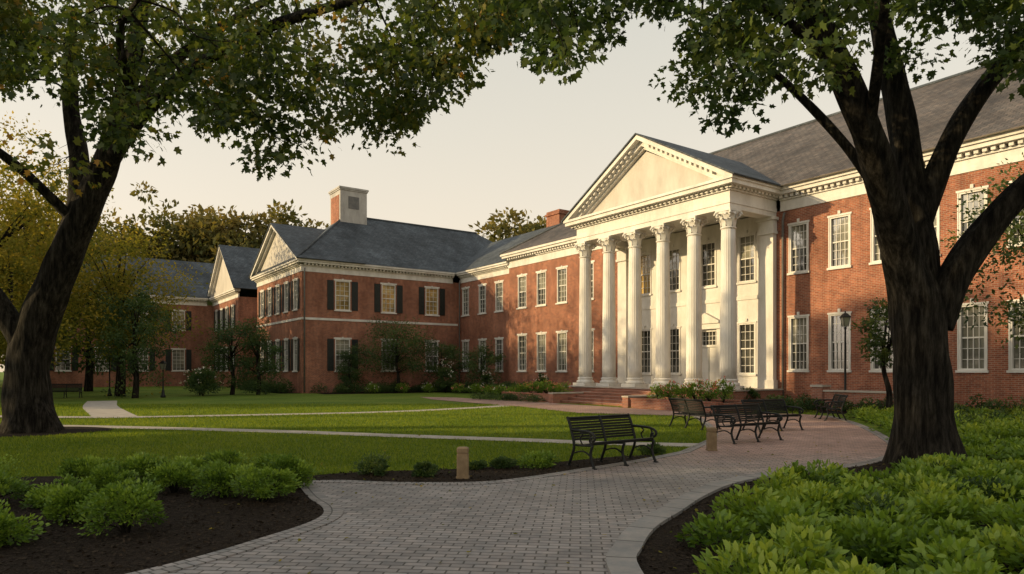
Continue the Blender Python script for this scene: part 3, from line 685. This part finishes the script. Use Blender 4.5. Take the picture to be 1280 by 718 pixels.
tree_mass('distant_trees',[(-57,108,28,8),(-50,110,29,8),(-43,106,26,7),(-36,112,29,7),(-66,100,26,9),(-1,104,25.5,7.5),(5,108,25,6),(-76,85,23,9),(-62,80,20,7),(-54,68,15,6),(-72,64,18,7)],'leafF',.95,10000,150,.3)
tree_mass('distant_trees',[(x,120+15*math.sin(x),22,11) for x in range(-140,-70,13)]+[(x,80,16,9) for x in range(70,140,14)]+[(-50+ i*6,60+i*1.5,12,4) for i in range(-3,0)],'leafF')
# off-camera trees added to block low sun; one raised crown lets a streak through
for (x,y,h,r,z0) in ((-44,-14,19,7,.04),(-43,-4,20,7,.04),(-46,5,21,6,.04),(-43,11.0,19,3.6,.04),(-47,21.5,21,5.5,.72),(-46,33.0,20,4.2,.04),(-45,42,18,5.5,.04),(-52,52,16,7,.04),(-60,-6,22,8,.04),(-62,46,20,7,.04)):
    far_tree('sun_block_tree',x,y,h,r,'leafF',4200,.75,70,z0)
# ------------------------------------------------------------------ shrubs
for (x,y,r,h) in ((-3.35,10.25,.34,.52),(-3.8,10.75,.32,.50),(-3.35,9.2,.40,.56),(-4.05,9.6,.36,.5),(-4.5,10.8,.36,.5),(-5.2,10.9,.36,.45),(-5.9,10.9,.36,.42),(-6.6,10.6,.38,.42),(-4.9,9.9,.34,.42),(-5.8,9.9,.34,.38),(-4.2,7.45,.42,.62),(-5.15,8.0,.36,.42),(-5.2,6.9,.33,.38),(-5.9,8.9,.34,.36),(-5.9,7.5,.3,.34),(-6.9,8.9,.45,.45),(-7.7,9.9,.5,.5)):
    shrub('boxwood_shrub',x,y,r,h,'shrub',3600,.042)
for (x,y,r,h) in ((-2.35,11.55,.27,.34),(-1.45,11.45,.22,.24),(-.15,12.4,.22,.22),(.45,12.6,.34,.27),(-.65,12.3,.18,.12),(3.0,14.6,.3,.2)):
    shrub('boxwood_shrub',x,y,r,h,'shrub' if r>.3 else 'leafD',1800,.042)
def patch(name,poly,n,step_r,hr,mat,size,per,xr,yr,excl=None,T=T_OV):
    Q=[];tries=0
    while len(Q)<n and tries<n*60:
        tries+=1; p=(rng.uniform(*xr),rng.uniform(*yr))
        if not inpoly(np.array([p]),poly)[0]: continue
        if excl and any((p[0]-a)**2+(p[1]-b_)**2<c*c for a,b_,c in excl): continue
        if any((p[0]-a[0])**2+(p[1]-a[1])**2<(step_r*.8)**2 for a in Q): continue
        Q.append(p)
    PP=[];DD=[];TT=[]
    for p in Q:
        r=step_r*(.75+.6*rng.random()); h=rng.uniform(*hr); m=int(per*(.7+.6*rng.random()))
        d=unit(m); d[:,2]=np.abs(d[:,2]); rr=rng.random(m)**.35
        P=np.array([p[0],p[1],.05])+d*np.array([r,r,h])*rr[:,None]
        D=d*np.array([1,1,.5])+np.array([0,0,.35])+rng.normal(size=d.shape)*.4
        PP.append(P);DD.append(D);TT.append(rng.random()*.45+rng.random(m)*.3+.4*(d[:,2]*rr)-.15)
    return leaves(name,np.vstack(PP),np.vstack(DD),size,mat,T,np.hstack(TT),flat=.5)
bR=[(1.85,5.0),(1.75,6.0),(1.9,6.8),(2.3,7.5),(2.8,8.3),(3.4,9.3),(4.2,10.3),(5.1,11.0),(6.2,11.7),(9,11.4),(12,11.4),(12,4),(1.9,4)]
patch('groundcover_plants',bR,110,.37,(.22,.44),'cover',.085,520,(1.5,9),(4.6,11.6),[(7.7,12.8,1.4),(4.6,7.2,.3)])
patch('low_shrubs',bR,8,.34,(.3,.45),'leafD',.055,900,(3.2,9),(6.5,11.2),[(7.7,12.8,1.4)])
patch('groundcover_plants',[(8.9,13.6),(9.5,15),(14,15.4),(16,12),(12,11.5),(9,12)],60,.4,(.2,.32),'shrub',.09,240,(8,15),(11.5,15.5),[(7.7,12.8,1.3)])
patch('hedge_groundcover',cov2,200,.5,(.25,.5),'cover',.09,320,(9,22),(14,26.5))
patch('hedge_groundcover',[L2W(*p) for p in [(41,-5.2),(54,-5.2),(54,-.6),(41,-.6)]],60,.5,(.5,.9),'leafD',.10,350,(5,32),(10,35))
patch('dark_shrubs',[(11.5,19),(12.7,22),(14,24),(22,20),(22,17)],22,.55,(.45,.8),'leafD',.08,420,(10,20),(17,25))
def bed_local(name,poly,n,r,hr,mat,size,per):
    W=[L2W(*p) for p in poly]; xs_=[w[0] for w in W]; ys_=[w[1] for w in W]
    patch(name,W,n,r,hr,mat,size,per,(min(xs_),max(xs_)),(min(ys_),max(ys_)),T=T_DI)
bed_local('foundation_hedge',[(.8,-13),(2.6,-13),(3.2,-5),(8,-3.2),(15,-4),(17.6,-5),(17.6,-2.2),(9,-1),(.8,-1)],80,.6,(.45,1.0),'leafD',.11,440)
bed_local('foundation_hedge',[(33,-4.6),(36,-3.8),(41,-3),(41,-1.0),(33,-1.2)],24,.5,(.4,.7),'leafD',.10,420)
bed_local('foundation_hedge',[(-12.8,-14.6),(-.2,-14.6),(-.2,-15.8),(-12.8,-15.8)],26,.6,(.6,1.3),'leafD',.13,320)
bed_local('foundation_hedge',[(17.6,-9.4),(22.6,-9.0),(22.6,-7.8),(17.6,-7.8)],12,.45,(.3,.45),'leafD',.08,300)
bed_local('foundation_hedge',[(29.6,-5.5),(33,-5.5),(33,-4.7),(29.6,-4.7)],8,.5,(.5,.75),'leafD',.08,420)
for i,s in enumerate(np.arange(18.8,22.7,.75)):
    x,y=L2W(s,-6.4); shrub('flowering_shrub',x,y,.5,.6+.25*rng.random(),'shrub',900,.08,.38,16 if i%2 else 10,flow='flowerp')
for i,s in enumerate(np.arange(30.2,34.3,.75)):
    x,y=L2W(s,-6.8); shrub('flowering_shrub',x,y,.5,.65+.4*rng.random(),'shrub',900,.08,.38,18 if i%2 else 12,flow='flowerp')
for i,(s,y0) in enumerate(((3.2,-9.5),(3.6,-7.2),(4.2,-5.2),(7.0,-4.0),(9.5,-4.1),(12,-4.4),(14,-4.8),(16,-5.2))):
    x,y=L2W(s,y0); shrub('flowering_shrub',x,y,.6,.75,'shrub',900,.09,0,10,flow='flowerp' if i%2 else 'flower')
for (s,y0,r,h) in ((5.2,-4.2,.8,2.6),(8.8,-2.6,.5,1.6),(15.5,-2.5,.5,1.4)):
    x,y=L2W(s,y0); shrub('hydrangea_shrub',x,y,r,h,'leafD',1800,.12,0,20)
for (x,y) in ((-21.5,47.5),(-22.2,48.5)): shrub('hydrangea_shrub',x,y,1.2,1.9,'leafD',1800,.14,0,10)
x,y=L2W(32.4,-3.0); shrub('boxwood_shrub',x,y,.6,1.0,'leafD',1200,.1)
# ------------------------------------------------------------------ grass
n=240000
U=rng.random(n); Yg=11.0*(36/11.0)**U; Xg=rng.uniform(-.80,.45,n)*Yg*1.0
P=np.stack([Xg,Yg],1); keep=np.ones(n,bool)
for pl in (mainp,w1,w2,w3,bedL,bedM,bedR,ringb,cov2): keep&=~inpoly(P,pl)
P=P[keep]; m=len(P); P3=np.hstack([P,np.zeros((m,1))]); D=np.stack([rng.normal(size=m)*.45,rng.normal(size=m)*.45,np.ones(m)],1)
sz=(.03+.035*rng.random(m))*(1+.03*(P[:,1]-11))
T_G=np.array([(-.13,0,0),(.13,0,0),(0,1,.1)])
leaves('lawn_grass',P3,D,sz,'grass',T_G)
n=26000; P=np.stack([rng.uniform(-7,9.5,n),rng.uniform(4.6,14.2,n)],1)
k=inpoly(P,bedL)|inpoly(P,bedM)|inpoly(P,bedR); P=P[k]; m=len(P)
D=np.stack([rng.normal(size=m),rng.normal(size=m),rng.normal(size=m)*.35],1)
leaves('mulch_chips',np.hstack([P,np.full((m,1),.035)]),D,.05,'chip',T_DI,flat=.5)
n=420; P=np.stack([rng.uniform(-4,8,n),rng.uniform(5.5,22,n),np.full(n,.04)],1); D=rng.normal(size=(n,3))*[1,1,.15]
leaves('fallen_leaves',P,D,.05,'leafY',T_LO,flat=.3)
# ------------------------------------------------------------------ benches
def bench(x,y,rz,L=1.7):
    e=empty('park_bench',(x,y,.02),rz); s=MB()
    for i in range(9):
        yy=-.25+i*.056; zz=.43-.010*i+.03*((i-4)/4)**2; s.box(-L/2,L/2,yy,yy+.044,zz,zz+.018,'iron')
    s.build('seat',e); b=MB()
    for i in range(9):
        t=i/8; yy=.27+.10*t+.05*t*t; zz=.47+.40*t
        if i==8: b.tube([(-L/2,yy,zz+.01),(L/2,yy,zz+.01)],.022,8,'iron')
        else: b.box(-L/2,L/2,yy,yy+.016,zz,zz+.040,'iron')
    b.build('backrest',e)
    for k,xx in enumerate((-L/2,0,L/2)):
        f=MB()
        f.tube(cr([(xx,.40,0),(xx,.34,.12),(xx,.26,.30),(xx,.25,.42),(xx,.29,.56),(xx,.36,.76),(xx,.44,.90)],3),.027,7,'iron')
        f.tube(cr([(xx,-.30,0),(xx,-.23,.13),(xx,-.20,.28),(xx,-.25,.42)],3),.027,7,'iron')
        f.tube([(xx,-.25,.42),(xx,0,.40),(xx,.25,.40)],.02,6,'iron')
        f.tube(cr([(xx,-.21,.22),(xx,0,.30),(xx,.27,.24)],4),.016,6,'iron')
        f.box(xx-.03,xx+.03,-.34,-.26,0,.02,'iron'); f.box(xx-.03,xx+.03,.36,.44,0,.02,'iron')
        if xx!=0:
            f.tube(cr([(xx,.34,.67),(xx,.10,.67),(xx,-.14,.66),(xx,-.27,.62),(xx,-.31,.55),(xx,-.26,.50),(xx,-.21,.53),(xx,-.23,.57)],3),.025,7,'iron')
            f.tube(cr([(xx,-.24,.42),(xx,-.17,.50),(xx,-.20,.58),(xx,-.16,.66)],3),.018,6,'iron')
            f.tube(cr([(xx,.02,.42),(xx,.08,.52),(xx,.02,.60),(xx,.08,.66)],3),.014,6,'iron')
        f.build('leg_frame',e)
    return e
bench(1.95,12.95,math.atan2(1.0,1.35),1.62)
bench(5.95,17.15,math.atan2(.62,1.0),1.75)
bench(7.75,20.2,math.atan2(.5,1.0),1.7)
bench(11.5,24.8,math.radians(-102),1.6)
bench(5.7,21.2,math.radians(115),1.5)
bench(-28.8,44,math.radians(20),1.7)
def bollard(x,y):
    e=empty('wooden_bollard',(x,y,.0)); s=MB(); w=.095
    def sq(w,z,c=.015): return [(w-c,-w,z),(w,-w+c,z),(w,w-c,z),(w-c,w,z),(-w+c,w,z),(-w,w-c,z),(-w,-w+c,z),(-w+c,-w,z)]
    s.grid([sq(w+.012,0),sq(w+.012,.05),sq(w,.055),sq(w,.42),sq(w-.015,.425),sq(w-.015,.445),sq(w,.45),sq(w,.515),sq(w-.03,.535)],'wood',True,False,True)
    s.build('post',e)
bollard(-.81,11.25); bollard(4.43,15.15)
def lamp(x,y,h,w=.17):
    e=empty('street_lamp',(x,y,0)); s=MB()
    s.lathe(0,0,[(.16,0),(.16,.12),(.10,.2),(.085,.45),(.05,.5),(.045,h*.5),(.035,h-.62),(.07,h-.6),(.04,h-.56),(.09,h-.52)],14,'iron'); s.build('post',e)
    l=MB()
    def sq(a,z): return [(a,-a,z),(a,a,z),(-a,a,z),(-a,-a,z)]
    l.grid([sq(w*.6,h-.5),sq(w*.95,h-.12)],'glassb',True,False,True)
    for sx in (-1,1):
        for sy in (-1,1): l.tube([(sx*w*.61,sy*w*.61,h-.51),(sx*w*.97,sy*w*.97,h-.11)],.014,5,'iron')
    l.grid([sq(w*1.15,h-.12),sq(w*1.15,h-.09),sq(w*.5,h+.05),sq(.02,h+.09)],'iron',True,False,True); l.lathe(0,0,[(.02,h+.09),(.035,h+.12),(.01,h+.17)],8,'iron'); l.build('lantern',e)
lamp(-23,45,2.35,.16); lamp(14.45,29.6,4.2,.15); lamp(-28,47.5,3.2,.2)
e=empty('low_brick_wall'); e.matrix_world=BM; q=MB()
q.box(35.9,39.6,-2.4,-2.0,0,.85,'brickstep'); q.box(35.85,39.65,-2.45,-1.95,.85,.93,'conc'); q.box(35.4,35.9,-2.5,-1.9,0,1.05,'brickstep'); q.box(35.35,35.95,-2.55,-1.85,1.05,1.15,'conc'); q.build('wall_and_cap',e)
# ------------------------------------------------------------------ light
el=math.radians(15); rot=math.radians(263)
w=bpy.data.worlds.new('World'); scene.world=w; w.use_nodes=True; nt=w.node_tree
bg=nt.nodes['Background']; sk=nt.nodes.new('ShaderNodeTexSky'); sk.sky_type='NISHITA'; sk.sun_disc=False; sk.sun_elevation=el; sk.sun_rotation=rot
sk.air_density=1.0; sk.dust_density=3.5; sk.ozone_density=1.0; sk.altitude=100
hs=nt.nodes.new('ShaderNodeHueSaturation'); hs.inputs['Saturation'].default_value=.5; hs.inputs['Value'].default_value=1.9
nt.links.new(sk.outputs[0],hs.inputs['Color'])
tc=N(nt,'ShaderNodeTexCoord'); sx=N(nt,'ShaderNodeSeparateXYZ'); nt.links.new(tc.outputs['Generated'],sx.inputs[0])
rp=ramp(nt,sx.outputs[2],[(0.0,(1.0,.80,.54)),(.16,(1.0,.84,.62)),(.33,(.86,.78,.62)),(.55,(.70,.69,.60)),(.9,(.66,.67,.62))])
sc_=N(nt,'ShaderNodeVectorMath',operation='SCALE'); nt.links.new(rp.outputs[0],sc_.inputs[0]); sc_.inputs['Scale'].default_value=1/.15
mx=mix(nt,.80,hs.outputs[0],sc_.outputs[0]); nt.links.new(mx,bg.inputs[0]); bg.inputs[1].default_value=.15
sl=bpy.data.lights.new('sun','SUN'); sl.energy=5.0; sl.angle=math.radians(.6); sl.color=(1,.76,.40)
so=bpy.data.objects.new('sun',sl); COL.objects.link(so)
d=Vector((math.sin(rot)*math.cos(el),math.cos(rot)*math.cos(el),math.sin(el)))
so.rotation_euler=d.to_track_quat('Z','Y').to_euler()
cam=bpy.data.cameras.new('camera'); co=bpy.data.objects.new('camera',cam); COL.objects.link(co); co.location=(0,0,1.8); co.rotation_euler=(math.radians(90),0,0)
cam.lens=24; cam.sensor_width=36; cam.shift_y=.08125; cam.clip_end=2000; cam.clip_start=.1; scene.camera=co
scene.view_settings.view_transform='Standard'; scene.view_settings.look='None'; scene.view_settings.exposure=0
print('done')
